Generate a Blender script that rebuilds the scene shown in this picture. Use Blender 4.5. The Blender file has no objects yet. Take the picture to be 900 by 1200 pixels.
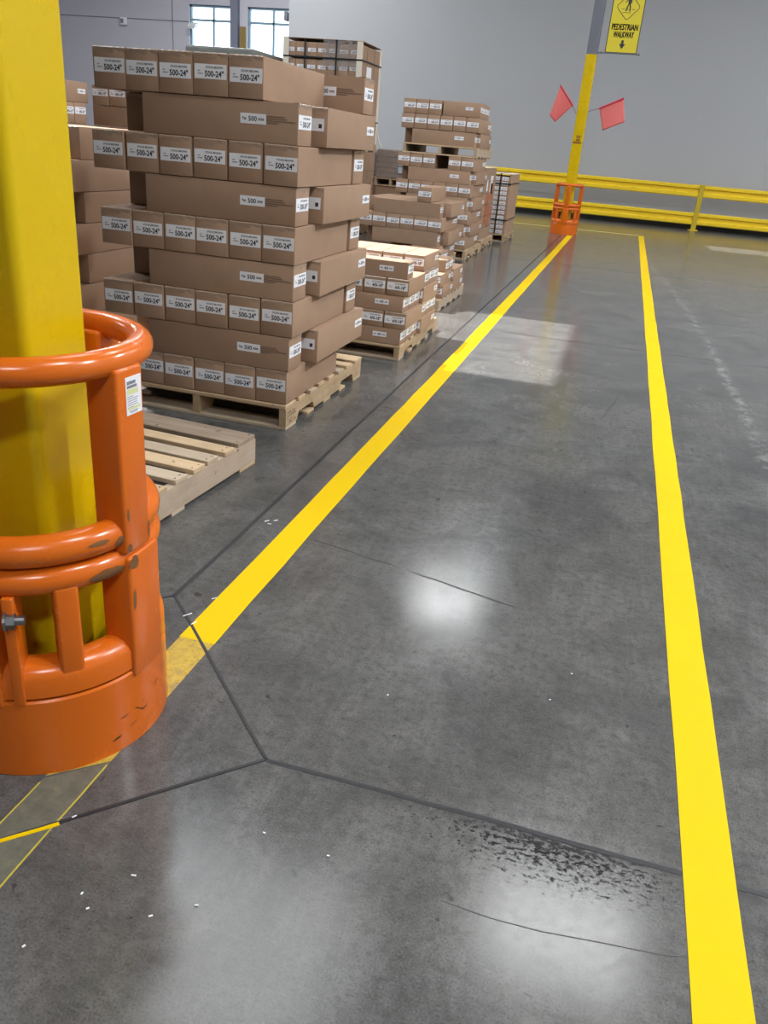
import bpy, bmesh, math, random
from mathutils import Matrix, Vector
random.seed(7)
C = bpy.context.scene.collection
PI = math.pi
# ------------------------------------------------------------------ helpers
def link(name, me, parent=None, loc=(0, 0, 0), rz=0.0):
    o = bpy.data.objects.new(name, me)
    C.objects.link(o)
    o.location = loc
    o.rotation_euler = (0, 0, rz)
    if parent is not None:
        o.parent = parent
    return o

def tag(o, label, cat, group=None, kind=None):
    o['label'] = label
    o['category'] = cat
    if group: o['group'] = group
    if kind: o['kind'] = kind
    return o

def empty(name, label, cat, loc, rz=0.0, group=None):
    return tag(link(name, None, None, loc, rz), label, cat, group)

def structure(o):
    o['kind'] = 'structure'
    return o

class MB:
    """collects shapes into one mesh"""
    def __init__(s): s.bm = bmesh.new()
    def box(s, x0, x1, y0, y1, z0, z1, bev=0.0, seg=2, M=None):
        r = bmesh.ops.create_cube(s.bm, size=1.0)
        vs = r['verts']
        for v in vs:
            v.co = Vector((x0 + (v.co.x + .5) * (x1 - x0), y0 + (v.co.y + .5) * (y1 - y0), z0 + (v.co.z + .5) * (z1 - z0)))
        if bev > 0:
            es = list({e for v in vs for e in v.link_edges})
            rr = bmesh.ops.bevel(s.bm, geom=es, offset=bev, segments=seg, affect='EDGES', profile=.5)
            vs = list({v for f in rr['faces'] for v in f.verts} | {v for v in vs if v.is_valid})
        if M is not None:
            for v in vs: v.co = M @ v.co
        return vs
    def poly(s, pts):
        return s.bm.faces.new([s.bm.verts.new(p) for p in pts])
    def prism(s, pts2, axis, a0, a1):
        """extrude a 2D outline along an axis (0 x,1 y,2 z)"""
        def P(u, v, a):
            return (a, u, v) if axis == 0 else ((u, a, v) if axis == 1 else (u, v, a))
        A = [s.bm.verts.new(P(u, v, a0)) for u, v in pts2]
        B = [s.bm.verts.new(P(u, v, a1)) for u, v in pts2]
        n = len(A)
        for i in range(n):
            s.bm.faces.new((A[i], A[(i + 1) % n], B[(i + 1) % n], B[i]))
        s.bm.faces.new(A[::-1]); s.bm.faces.new(B)
    def tube(s, pts, r, n=12, closed=False, caps=True):
        pts = [Vector(p) for p in pts]
        rings = []
        N = len(pts)
        for i, p in enumerate(pts):
            a = pts[(i - 1) % N] if (closed or i > 0) else p
            b = pts[(i + 1) % N] if (closed or i < N - 1) else p
            t = (b - a).normalized()
            up = Vector((0, 0, 1)) if abs(t.z) < .95 else Vector((1, 0, 0))
            u = t.cross(up).normalized(); w = u.cross(t).normalized()
            rad = r[i] if isinstance(r, (list, tuple)) else r
            rings.append([s.bm.verts.new(p + rad * (math.cos(2 * PI * k / n) * u + math.sin(2 * PI * k / n) * w)) for k in range(n)])
        for i in range(N if closed else N - 1):
            A, B = rings[i], rings[(i + 1) % N]
            for k in range(n):
                s.bm.faces.new((A[k], A[(k + 1) % n], B[(k + 1) % n], B[k]))
        if not closed and caps:
            s.bm.faces.new(rings[0][::-1]); s.bm.faces.new(rings[-1])
    def lathe(s, prof, n=64, a0=0.0, a1=2 * PI, closed=True):
        """prof: closed outline of (r,z)"""
        full = abs(a1 - a0 - 2 * PI) < 1e-6
        m = n if full else n + 1
        R = [[s.bm.verts.new((r * math.cos(a0 + (a1 - a0) * i / n), r * math.sin(a0 + (a1 - a0) * i / n), z)) for r, z in prof] for i in range(m)]
        k = len(prof)
        for i in range(n):
            A, B = R[i], R[(i + 1) % m]
            for j in range(k if closed else k - 1):
                s.bm.faces.new((A[j], B[j], B[(j + 1) % k], A[(j + 1) % k]))
        if not full and closed:
            s.bm.faces.new(R[0]); s.bm.faces.new(R[-1][::-1])
    def mesh(s, name, mat, smooth=None):
        bmesh.ops.recalc_face_normals(s.bm, faces=s.bm.faces[:])
        me = bpy.data.meshes.new(name)
        s.bm.to_mesh(me); s.bm.free()
        me.materials.append(mat)
        if smooth is not None:
            me.polygons.foreach_set('use_smooth', [True] * len(me.polygons))
            me.set_sharp_from_angle(angle=math.radians(smooth))
        me.update()
        return me
    def build(s, name, mat, parent=None, loc=(0, 0, 0), rz=0.0, smooth=None):
        return link(name, s.mesh(name, mat, smooth), parent, loc, rz)

_text_cache = {}
def text_mesh(txt, size, mat, sx=1.0, bold=0.0, align='LEFT'):
    """lettering lying in the XY plane, reading along +X"""
    key = (txt, size, mat.name, sx, bold, align)
    if key in _text_cache: return _text_cache[key]
    cu = bpy.data.curves.new('lettering', 'FONT')
    cu.body = txt; cu.size = size; cu.resolution_u = 2; cu.offset = bold
    cu.align_x = align
    cu.extrude = 0.0001
    o = bpy.data.objects.new('lettering', cu)
    C.objects.link(o)
    dg = bpy.context.evaluated_depsgraph_get(); dg.update()
    me = bpy.data.meshes.new_from_object(o.evaluated_get(dg))
    bpy.data.objects.remove(o); bpy.data.curves.remove(cu)
    for v in me.vertices: v.co.x *= sx
    me.materials.clear(); me.materials.append(mat)
    _text_cache[key] = me
    return me
def text_width(me):
    xs = [v.co.x for v in me.vertices]
    return min(xs), max(xs)
def merged(name, items, mat):
    """join (mesh, x, y) lettering meshes lying in XY into one mesh"""
    bm = bmesh.new()
    for me, x, y in items:
        n0 = len(bm.verts)
        bm.from_mesh(me)
        bm.verts.ensure_lookup_table()
        for v in bm.verts[n0:]:
            v.co.x += x; v.co.y += y
    out = bpy.data.meshes.new(name); bm.to_mesh(out); bm.free()
    out.materials.append(mat)
    return out

# ------------------------------------------------------------------ materials
def new_mat(name, col=(.8, .8, .8), rough=.5, metal=0.0, spec=.5):
    m = bpy.data.materials.new(name); m.use_nodes = True
    b = m.node_tree.nodes['Principled BSDF']
    b.inputs['Base Color'].default_value = (*col, 1)
    b.inputs['Roughness'].default_value = rough
    b.inputs['Metallic'].default_value = metal
    b.inputs['Specular IOR Level'].default_value = spec
    return m
class NT:
    def __init__(s, m):
        s.t = m.node_tree; s.b = s.t.nodes['Principled BSDF']
    def n(s, typ, **kw):
        nd = s.t.nodes.new(typ)
        for k, v in kw.items():
            if k.startswith('i_'): nd.inputs[int(k[2:])].default_value = v
            else: setattr(nd, k, v)
        return nd
    def l(s, a, b): s.t.links.new(a, b)
    def coords(s, scale=(1, 1, 1), out='Object'):
        tc = s.n('ShaderNodeTexCoord'); mp = s.n('ShaderNodeMapping')
        mp.inputs['Scale'].default_value = scale
        s.l(tc.outputs[out], mp.inputs['Vector'])
        return mp.outputs[0]
    def noise(s, vec, scale, detail=4, rough=.55, dist=0.0):
        nd = s.n('ShaderNodeTexNoise')
        nd.inputs['Scale'].default_value = scale; nd.inputs['Detail'].default_value = detail
        nd.inputs['Roughness'].default_value = rough; nd.inputs['Distortion'].default_value = dist
        s.l(vec, nd.inputs['Vector'])
        return nd.outputs['Fac']
    def ramp(s, fac, stops):
        r = s.n('ShaderNodeValToRGB')
        els = r.color_ramp.elements
        while len(els) < len(stops): els.new(.5)
        for e, (p, c) in zip(els, stops):
            e.position = p; e.color = (*c, 1) if not isinstance(c, (int, float)) else (c, c, c, 1)
        s.l(fac, r.inputs[0])
        return r.outputs[0]
    def mix(s, fac, a, b, mode='MIX'):
        m = s.n('ShaderNodeMix'); m.data_type = 'RGBA'; m.blend_type = mode
        for sock, v in ((0, fac), (6, a), (7, b)):
            if isinstance(v, (int, float)): m.inputs[sock].default_value = v
            elif isinstance(v, tuple): m.inputs[sock].default_value = (*v, 1)
            else: s.l(v, m.inputs[sock])
        return m.outputs[2]
    def math(s, op, a, b=None):
        m = s.n('ShaderNodeMath'); m.operation = op
        for i, v in enumerate((a, b)):
            if v is None: continue
            if isinstance(v, (int, float)): m.inputs[i].default_value = v
            else: s.l(v, m.inputs[i])
        return m.outputs[0]
    def bump(s, h, strength=.2, dist=.01):
        b = s.n('ShaderNodeBump'); b.inputs['Strength'].default_value = strength; b.inputs['Distance'].default_value = dist
        s.l(h, b.inputs['Height']); s.l(b.outputs[0], s.b.inputs['Normal'])
    def base(s, c): s.l(c, s.b.inputs['Base Color'])
    def rough(s, c): s.l(c, s.b.inputs['Roughness'])
    def rnd(s): return s.n('ShaderNodeObjectInfo').outputs['Random']

def m_cardboard(name, col):
    m = new_mat(name, col, .72, spec=.3); t = NT(m)
    v = t.coords((1, 1, 1))
    a = t.noise(v, 9, 3); st = t.noise(t.coords((3, 3, 160)), 3, 2)
    c1 = tuple(x * .86 for x in col); c2 = tuple(min(1, x * 1.12) for x in col)
    c = t.mix(a, c1, c2)
    c = t.mix(t.math('MULTIPLY', st, .18), c, tuple(x * .6 for x in col))
    c = t.mix(t.math('MULTIPLY', t.rnd(), .35), c, tuple((x * .8 + .01) for x in col))
    t.base(c); t.bump(st, .05, .002)
    return m
def m_wood(name, axis, c0, c1):
    m = new_mat(name, c0, .75, spec=.25); t = NT(m)
    sc = (2.2, 42, 42) if axis == 'x' else (42, 2.2, 42)
    tc = t.n('ShaderNodeTexCoord'); mp = t.n('ShaderNodeMapping'); mp.inputs['Scale'].default_value = sc
    off = t.n('ShaderNodeVectorMath'); off.operation = 'MULTIPLY_ADD'
    cb = t.n('ShaderNodeCombineXYZ'); r = t.rnd()
    for i in range(3): t.l(r, cb.inputs[i])
    t.l(cb.outputs[0], off.inputs[0]); off.inputs[1].default_value = (17, 23, 31); t.l(tc.outputs['Object'], off.inputs[2])
    t.l(off.outputs[0], mp.inputs['Vector'])
    g = t.noise(mp.outputs[0], 1.0, 6, .65, .6)
    big = t.noise(off.outputs[0], 6, 3)
    c = t.mix(t.ramp(g, [(.3, 0.0), (.7, 1.0)]), c0, c1)
    c = t.mix(t.ramp(big, [(.45, 0.0), (.8, .5)]), c, tuple(x * .55 for x in c0))
    c = t.mix(t.math('MULTIPLY', r, .5), c, tuple(x * .72 for x in c0))
    knots = t.ramp(t.noise(off.outputs[0], 23, 1, .4, 1.0), [(.74, 0.0), (.8, .7)])
    c = t.mix(knots, c, (.09, .05, .03))
    t.base(c); t.bump(g, .25, .003)
    return m
def m_paint(name, col, rough=.35, var=.1, spec=.5, scale=3):
    m = new_mat(name, col, rough, spec=spec); t = NT(m)
    v = t.coords()
    a = t.noise(v, scale, 4)
    t.base(t.mix(a, tuple(x * (1 - var) for x in col), tuple(min(1, x * (1 + var)) for x in col)))
    t.rough(t.ramp(t.noise(v, scale * 4, 4), [(.3, max(.05, rough - .08)), (.7, rough + .08)]))
    t.bump(t.noise(v, 60, 2), .03, .002)
    return m

CARD = m_cardboard('cardboard', (.375, .243, .163))
CARD_LIGHT = m_cardboard('cardboard_light', (.43, .28, .19))
CARD_END = m_cardboard('cardboard_end', (.33, .19, .115))
LABEL = m_paint('label_paper', (.86, .87, .92), .5, .03)
INK = new_mat('ink', (.03, .03, .04), .6)
INK_SOFT = new_mat('ink_soft', (.22, .22, .25), .6)
PRINT = new_mat('box_print', (.13, .085, .06), .7)
TAPE = new_mat('clear_tape', (.40, .29, .21), .18); TAPE.node_tree.nodes['Principled BSDF'].inputs['Coat Weight'].default_value = .35
WX = m_wood('pallet_wood_x', 'x', (.54, .38, .225), (.66, .50, .325))
WY = m_wood('pallet_wood_y', 'y', (.42, .29, .17), (.52, .38, .24))
WXG = m_wood('weathered_wood_x', 'x', (.27, .20, .14), (.42, .33, .25))
WXP = m_wood('pale_wood_x', 'x', (.50, .39, .28), (.60, .49, .37))
WYP = m_wood('pale_wood_y', 'y', (.46, .355, .26), (.56, .45, .345))
NAIL = new_mat('nail_metal', (.09, .07, .06), .5, .8)
YELLOW = m_paint('yellow_steel_paint', (.66, .455, .003), .27, .025, .32, 1.5)
YELLOW_RAIL = m_paint('yellow_rail_paint', (.90, .63, .03), .32, .04, .35)
STRIPE = m_paint('yellow_floor_paint', (.76, .505, .001), .55, .03, .12)
ORANGE = m_paint('orange_powder_coat', (.66, .135, .008), .22, .08)
STEELGREY = m_paint('grey_column_paint', (.145, .155, .19), .45, .06)
BOLT = new_mat('bolt_metal', (.25, .25, .26), .35, .9)
CHIP = m_paint('bare_chipped_metal', (.19, .082, .026), .6, .35, .5, 30)
SCUFF = new_mat('black_scuff', (.02, .015, .012), .6)
STRAP = new_mat('black_strap', (.012, .016, .02), .4)
BOARD = m_paint('white_corner_board', (.72, .66, .56), .6, .05)
FILM = new_mat('stretch_film', (.45, .40, .38), .2)
def m_film():
    t = NT(FILM); b = t.b
    b.inputs['Alpha'].default_value = .35
    v = t.coords((3, 3, 25))
    n = t.noise(v, 4, 4)
    t.l(t.ramp(n, [(.45, .12), (.7, .75)]), b.inputs['Alpha'])
    t.bump(n, .5, .02)
m_film()
WALL = m_paint('wall_paint', (.44, .45, .475), .65, .03, .3, .4)
WALL_DARK = m_paint('wall_paint_purplish', (.50, .485, .55), .65, .03, .3, .4)  # purplish grey paint of the window wall
CEIL = m_paint('ceiling_paint', (.62, .62, .62), .8, .03, .2, .4)
FRAME = m_paint('window_frame_paint', (.20, .29, .37), .45, .05)
DARK = new_mat('shadow_and_door_dark', (.02, .02, .022), .7)  # painted shadow at the far wall foot, also the amber panel's door
FLAGRED = m_paint('red_flag_vinyl', (.95, .29, .28), .5, .04)
NTf = NT(FLAGRED)
_tr = NTf.n('ShaderNodeBsdfTranslucent'); _tr.inputs[0].default_value = (1.0, .34, .33, 1)
_mx = NTf.n('ShaderNodeMixShader'); _mx.inputs[0].default_value = .45
NTf.l(NTf.b.outputs[0], _mx.inputs[1]); NTf.l(_tr.outputs[0], _mx.inputs[2])
NTf.l(_mx.outputs[0], NTf.t.nodes['Material Output'].inputs['Surface'])
FLAGHEM = m_paint('red_flag_hem', (.60, .02, .06), .5, .05)
SIGNY = m_paint('sign_yellow', (.72, .60, .03), .4, .04)
GLASS = bpy.data.materials.new('window_glass'); GLASS.use_nodes = True
_t = GLASS.node_tree; _t.nodes.clear()
_o = _t.nodes.new('ShaderNodeOutputMaterial'); _mx = _t.nodes.new('ShaderNodeMixShader')
_a = _t.nodes.new('ShaderNodeBsdfTransparent'); _g = _t.nodes.new('ShaderNodeBsdfGlossy'); _g.inputs['Roughness'].default_value = .02
_a.inputs[0].default_value = (.93, .97, .97, 1)
_mx.inputs[0].default_value = .06
_t.links.new(_a.outputs[0], _mx.inputs[1]); _t.links.new(_g.outputs[0], _mx.inputs[2]); _t.links.new(_mx.outputs[0], _o.inputs[0])

# polished concrete
FLOOR = new_mat('polished_concrete', (.13, .13, .13), .2, spec=.5)
def m_floor():
    t = NT(FLOOR)
    v = t.coords()
    big = t.noise(v, .55, 5, .6, .4)
    mid = t.noise(v, 3.2, 8, .68, .8)
    fine = t.noise(v, 38, 6, .7)
    streak = t.noise(t.coords((9, 1.4, 1)), 2.2, 6, .7, 1.2)
    grit = t.noise(v, 210, 2, .6)
    c = t.ramp(mid, [(.34, (.062, .063, .062)), (.5, (.106, .107, .106)), (.68, (.152, .153, .152))])
    c = t.mix(t.ramp(big, [(.35, 0.0), (.68, .55)]), c, (.150, .140, .124))
    c = t.mix(t.ramp(streak, [(.40, .32), (.62, 0.0)]), c, (.062, .063, .064))
    c = t.mix(t.ramp(streak, [(.58, 0.0), (.75, .35)]), c, (.15, .15, .148))
    c = t.mix(t.ramp(fine, [(.36, .6), (.52, 0.0)]), c, (.058, .058, .056))
    c = t.mix(t.ramp(fine, [(.60, 0.0), (.76, .30)]), c, (.17, .17, .17))
    c = t.mix(t.ramp(grit, [(.34, .7), (.45, 0.0)]), c, (.05, .05, .05))
    c = t.mix(t.ramp(grit, [(.56, 0.0), (.70, .45)]), c, (.17, .17, .17))
    worn = t.noise(v, 1.7, 7, .62, 1.4)
    c = t.mix(t.ramp(worn, [(.36, .55), (.50, 0.0)]), c, (.055, .055, .056))
    pits = t.ramp(t.noise(v, 26, 3, .5, .5), [(.70, 0.0), (.735, .75)])
    c = t.mix(pits, c, (.035, .034, .034))
    swirl = t.ramp(t.noise(t.coords((1, 2.2, 1)), 4.5, 9, .75, 2.2), [(.49, 0.0), (.5, .28), (.51, 0.0)])
    c = t.mix(swirl, c, (.22, .22, .215))
    # black tyre grit below the joint near the right stripe
    sx = t.n('ShaderNodeSeparateXYZ'); t.l(v, sx.inputs[0])
    dx = t.math('MULTIPLY', t.math('ADD', sx.outputs[0], -.10), 2.1)
    dy = t.math('MULTIPLY', t.math('ADD', sx.outputs[1], -1.385), 6.2)
    dd = t.math('SQRT', t.math('ADD', t.math('MULTIPLY', dx, dx), t.math('MULTIPLY', dy, dy)))
    below = t.math('LESS_THAN', sx.outputs[1], 1.402)
    msk = t.math('MULTIPLY', t.ramp(dd, [(.0, 1.0), (1.0, 0.0)]), below)
    spk = t.noise(t.coords((1.0, 1.6, 1)), 60, 5, .75)
    spot = t.ramp(t.math('ADD', spk, t.math('MULTIPLY', msk, .20)), [(.615, 0.0), (.68, .92)])
    dirt = t.math('MINIMUM', t.math('MULTIPLY', t.math('MULTIPLY', spot, t.math('MINIMUM', t.math('MULTIPLY', msk, 4.0), 1.0)), 1.0), 1.0)
    c = t.mix(dirt, c, (.016, .016, .018))
    # dirt along the joint
    jd = t.ramp(t.math('ABSOLUTE', t.math('ADD', sx.outputs[1], -1.39)), [(.0, .8), (.03, 0.0)])
    jm = t.math('MULTIPLY', jd, t.ramp(t.math('ADD', sx.outputs[0], .6), [(.0, 0.0), (.5, 1.0)]))
    c = t.mix(jm, c, (.045, .043, .042))
    # pale scuffed wheel track to the right of the walkway
    yy = t.math('ADD', sx.outputs[1], -4.9)
    tc = t.math('ADD', sx.outputs[0], t.math('MULTIPLY', t.math('MULTIPLY', yy, yy), .006))
    tc = t.math('ADD', tc, t.math('MULTIPLY', t.noise(v, 2.3, 4), .16))
    tw = t.ramp(t.math('ABSOLUTE', t.math('ADD', tc, -1.05)), [(.0, 1.0), (.075, 0.0)])
    tw = t.math('MULTIPLY', tw, t.ramp(sx.outputs[1], [(.0, 0.0), (1.0, 1.0)]))
    tw = t.math('MULTIPLY', tw, t.math('GREATER_THAN', sx.outputs[1], 4.3))
    tw = t.math('MULTIPLY', tw, t.ramp(t.noise(v, 7, 5, .7), [(.44, 0.0), (.60, .55)]))
    c = t.mix(tw, c, (.30, .30, .295))
    t.base(c)
    r = t.ramp(mid, [(.25, .12), (.55, .16), (.8, .22)])
    r2 = t.math('ADD', r, t.math('MULTIPLY', t.ramp(fine, [(.4, 0.0), (.8, .16)]), .5))
    r3 = t.math('MINIMUM', t.math('ADD', r2, t.math('MULTIPLY', t.math('MAXIMUM', dirt, t.math('MULTIPLY', jm, .2)), .55)), .9)
    t.rough(r3)
    t.l(t.math('SUBTRACT', .5, t.math('MULTIPLY', dirt, .42)), t.b.inputs['Specular IOR Level'])
    t.bump(t.math('ADD', t.math('MULTIPLY', mid, .6), t.math('MULTIPLY', fine, .25)), .035, .01)
m_floor()

# ------------------------------------------------------------------ camera
f, pch, rol, yaw = 937.0, .429005, .0866053, .24396
H = 1.37
cam = bpy.data.cameras.new('camera'); co = bpy.data.objects.new('camera', cam); C.objects.link(co)
def rx(a): return Matrix.Rotation(a, 3, 'X')
def rzm(a): return Matrix.Rotation(a, 3, 'Z')
Mc = (rzm(yaw) @ rx(PI / 2 - pch) @ rzm(rol)).to_4x4()
Mc.translation = (0, 0, H)
co.matrix_world = Mc
cam.sensor_fit = 'HORIZONTAL'; cam.sensor_width = 36.0; cam.lens = f / 900 * 36.0
cam.clip_start = .05; cam.clip_end = 200
bpy.context.scene.camera = co

# ------------------------------------------------------------------ room shell
XL, XR, YB, YF, YW, ZC = -26.0, 9.0, -12.0, 23.75, 30.0, 8.6
XCOR = -9.79
m = MB(); m.box(XL, XR, YB, YW, -.12, 0); structure(m.build('floor', FLOOR))
m = MB(); m.box(XCOR, XR, YF, YF + .25, 0, ZC); structure(m.build('wall_far', WALL))
m = MB(); m.box(XCOR, XCOR + .25, YF + .25, YW, 0, ZC); structure(m.build('wall_return', WALL))
m = MB(); m.box(XL - .25, XL, YB, YW, 0, ZC); structure(m.build('wall_left', WALL))
m = MB(); m.box(XR, XR + .25, YB, YF, 0, ZC); structure(m.build('wall_right', WALL))
m = MB(); m.box(XL, XR, YB - .25, YB, 0, ZC); structure(m.build('wall_back', m_paint('back_wall_paint', (.36, .36, .38), .7, .05)))
# window wall with two openings
WIN = [(-16.19, -14.52), (-13.92, -12.20)]
WZ0, WZ1 = 2.6, 5.36
m = MB()
xs = [XL, WIN[0][0], WIN[0][1], WIN[1][0], WIN[1][1], XCOR]
for i in range(5):
    if i % 2 == 0: m.box(xs[i], xs[i + 1], YW, YW + .3, 0, ZC)
    else:
        m.box(xs[i], xs[i + 1], YW, YW + .3, 0, WZ0); m.box(xs[i], xs[i + 1], YW, YW + .3, WZ1, ZC)
structure(m.build('wall_window_side', WALL_DARK))
for k, (a, b) in enumerate(WIN):
    m = MB(); w = .07
    m.box(a, a + w, YW + .08, YW + .2, WZ0, WZ1); m.box(b - w, b, YW + .08, YW + .2, WZ0, WZ1)
    m.box(a, b, YW + .08, YW + .2, WZ0, WZ0 + w); m.box(a, b, YW + .08, YW + .2, WZ1 - w, WZ1)
    xm = a + (b - a) * .55
    m.box(xm - .03, xm + .03, YW + .09, YW + .19, WZ0, WZ1); m.box(a, b, YW + .09, YW + .19, 4.86, 4.93)
    wo = structure(m.build('window_%d' % (k + 1), FRAME))
    m = MB(); m.box(a + .04, b - .04, YW + .13, YW + .14, WZ0 + .04, WZ1 - .04); m.build('pane', GLASS, wo)
# pilaster, panel seams
m = MB(); m.box(-14.50, -14.22, YW - .18, YW - .002, 0, ZC); structure(m.build('trim_1', m_paint('pilaster_paint', (.16, .17, .23), .6, .05)))
SEAM = new_mat('panel_seam', (.20, .20, .23), .7)
m = MB(); m.box(-16.86, -16.83, YW - .012, YW - .001, 0, ZC); structure(m.build('trim_2', SEAM))
m = MB(); m.box(XL, -16.2, YW - .012, YW - .001, 4.80, 4.83); structure(m.build('trim_3', SEAM))
# ceiling with two open skylights (sun comes through them)
SKY = [(-6.50, -4.56, 6.12, 8.42), (-7.75, -6.51, 4.30, 6.10), (-2.55, -1.25, 18.35, 19.45)]
gx = sorted({XL, XR} | {v for s in SKY for v in s[:2]}); gy = sorted({YB, YW} | {v for s in SKY for v in s[2:]})
m = MB()
for i in range(len(gx) - 1):
    for j in range(len(gy) - 1):
        cx, cy = (gx[i] + gx[i + 1]) / 2, (gy[j] + gy[j + 1]) / 2
        if any(s[0] < cx < s[1] and s[2] < cy < s[3] for s in SKY): continue
        m.box(gx[i], gx[i + 1], gy[j], gy[j + 1], ZC, ZC + .02)
structure(m.build('ceiling', CEIL))

# floor joints (saw cuts) as thin dark fillets
JOINT = m_paint('joint_filler', (.028, .028, .032), .5, .3, .4, 20)
def strip(m, pts, w, z=.0007, z0=0.0002):
    for (x0, y0), (x1, y1) in zip(pts[:-1], pts[1:]):
        d = Vector((x1 - x0, y1 - y0)); n = Vector((-d.y, d.x)).normalized() * w / 2
        P = [(x0 + n.x, y0 + n.y), (x0 - n.x, y0 - n.y), (x1 - n.x, y1 - n.y), (x1 + n.x, y1 + n.y)]
        m.prism(P, 2, z0, z)
def wobble(a, b, n, amp):
    out = []
    for i in range(n + 1):
        t = i / n
        out.append((a[0] + (b[0] - a[0]) * t + random.uniform(-amp, amp), a[1] + (b[1] - a[1]) * t + random.uniform(-amp, amp)))
    return out
CX, CY = -1.176, 1.412
m = MB()
D = [(-1.163, 1.987), (-.588, 1.401), (-1.172, .815), (-1.75, 1.405)]
for i in range(4): strip(m, wobble(D[i], D[(i + 1) % 4], 6, .001), .009, .0020)
D2 = [(-1.15, 17.20), (-.57, 17.8), (-1.15, 18.4), (-1.73, 17.8)]
for i in range(4): strip(m, [D2[i], D2[(i + 1) % 4]], .010)
strip(m, wobble((-1.163, 1.987), (-1.15, 17.2), 60, .002), .017)
strip(m, wobble((-.588, 1.401), (XR, 1.39), 70, .0025), .013)
strip(m, wobble((-1.15, 18.4), (-1.14, 23.7), 4, .002), .012)
structure(m.build('trim_4', JOINT))
m = MB()
HAIR = m_paint('hairline_crack', (.05, .05, .052), .5, .3, .4, 20)
strip(m, wobble((-1.1, 6.915), (XR, 6.84), 30, .003), .008)
strip(m, wobble((-8, 12.34), (XR, 12.28), 30, .004), .012)
strip(m, wobble((-.906, 2.548), (-.55, 2.475), 8, .003), .005)
strip(m, wobble((-.50, 2.462), (-.105, 2.365), 8, .003), .007)
strip(m, wobble((.194, 5.43), (.102, 4.79), 6, .003), .006)
structure(m.build('trim_5', HAIR))
m = MB(); strip(m, [(-.10, 1.155), (.0, 1.148), (.1, 1.152), (.2, 1.165), (.33, 1.18), (.41, 1.20)], .0022, .0006)
structure(m.build('trim_6', m_paint('faint_crack', (.085, .085, .086), .5, .2, .4, 20)))

# ------------------------------------------------------------------ painted walkway markings
SX0, SX1 = -1.033, -.924
def slab(name, x0, x1, y0, y1, mat, n=24, amp=.0022, z=.0016):
    m = MB()
    L = [(x0 + random.uniform(-amp, amp), y0 + (y1 - y0) * i / n) for i in range(n + 1)]
    Rr = [(x1 + random.uniform(-amp, amp), y0 + (y1 - y0) * i / n) for i in range(n + 1)]
    for i in range(n):
        m.prism([L[i], Rr[i], Rr[i + 1], L[i + 1]], 2, .0004, z)
    return m.build(name, mat)
o = slab('walkway_stripe', SX0, SX1, 1.787, 17.50, STRIPE, 60)
tag(o, 'left yellow painted walkway stripe leading to the far orange column guard', 'floor marking')
o = slab('walkway_stripe', .381, .492, .75, 19.42, STRIPE, 70)
tag(o, 'right yellow painted walkway stripe running the full length of the floor', 'floor marking')
o = slab('crossing_stripe', -3.2, .375, 19.33, 19.43, m_paint('pale_floor_paint', (.80, .66, .18), .5, .05), 4)
tag(o, 'thin yellow painted line crossing the floor before the guard rail', 'floor marking')
WORN = m_paint('worn_floor_paint', (.50, .335, .035), .3, .22, .5, 28)
def m_worn():
    t = NT(WORN)
    v = t.coords()
    n = t.noise(v, 34, 6, .7)
    t.base(t.ramp(n, [(.32, (.27, .22, .10)), (.5, (.50, .34, .045)), (.72, (.60, .44, .10))]))
m_worn()
m = MB(); m.prism([(SX0, 1.172), (SX1, 1.264), (SX1, 1.786), (SX0, 1.796)], 2, .0003, .0012)
o = m.build('worn_stripe', WORN)
tag(o, 'worn brownish yellow stripe section passing beneath the near orange guard', 'floor marking')
GHOST = new_mat('ghost_paint', (.22, .22, .18), .3)
def m_ghost():
    t = NT(GHOST); v = t.coords()
    n = t.noise(v, 30, 6, .7)
    c = t.ramp(n, [(.3, (.13, .128, .10)), (.6, (.20, .198, .155)), (.76, (.36, .27, .06))])
    t.base(c); t.b.inputs['Alpha'].default_value = .72
m_ghost()
m = MB(); m.prism([(SX0, .70), (SX1, .70), (SX1, 1.262), (SX0, 1.162)], 2, .0003, .0010)
o = m.build('faded_stripe', GHOST)
tag(o, 'scraped off stripe ghost at lower left, greenish grey between yellow edges', 'floor marking')
m = MB()
strip(m, wobble((SX0 + .001, .72), (SX0 + .001, 1.15), 10, .0008), .0035, .0016)
m.build('paint_edge', m_paint('edge_paint', (.50, .42, .05), .5, .3, .4, 40), o)
m = MB()
strip(m, wobble((SX1 - .001, .72), (SX1 - .001, 1.25), 10, .0008), .0035, .0016)
m.build('paint_edge', bpy.data.materials['edge_paint'], o)
m = MB(); strip(m, wobble((-1.05, .933), (-.918, 1.063), 6, .001), .010, .0022)
m.build('painted_joint', STRIPE, o)

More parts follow.
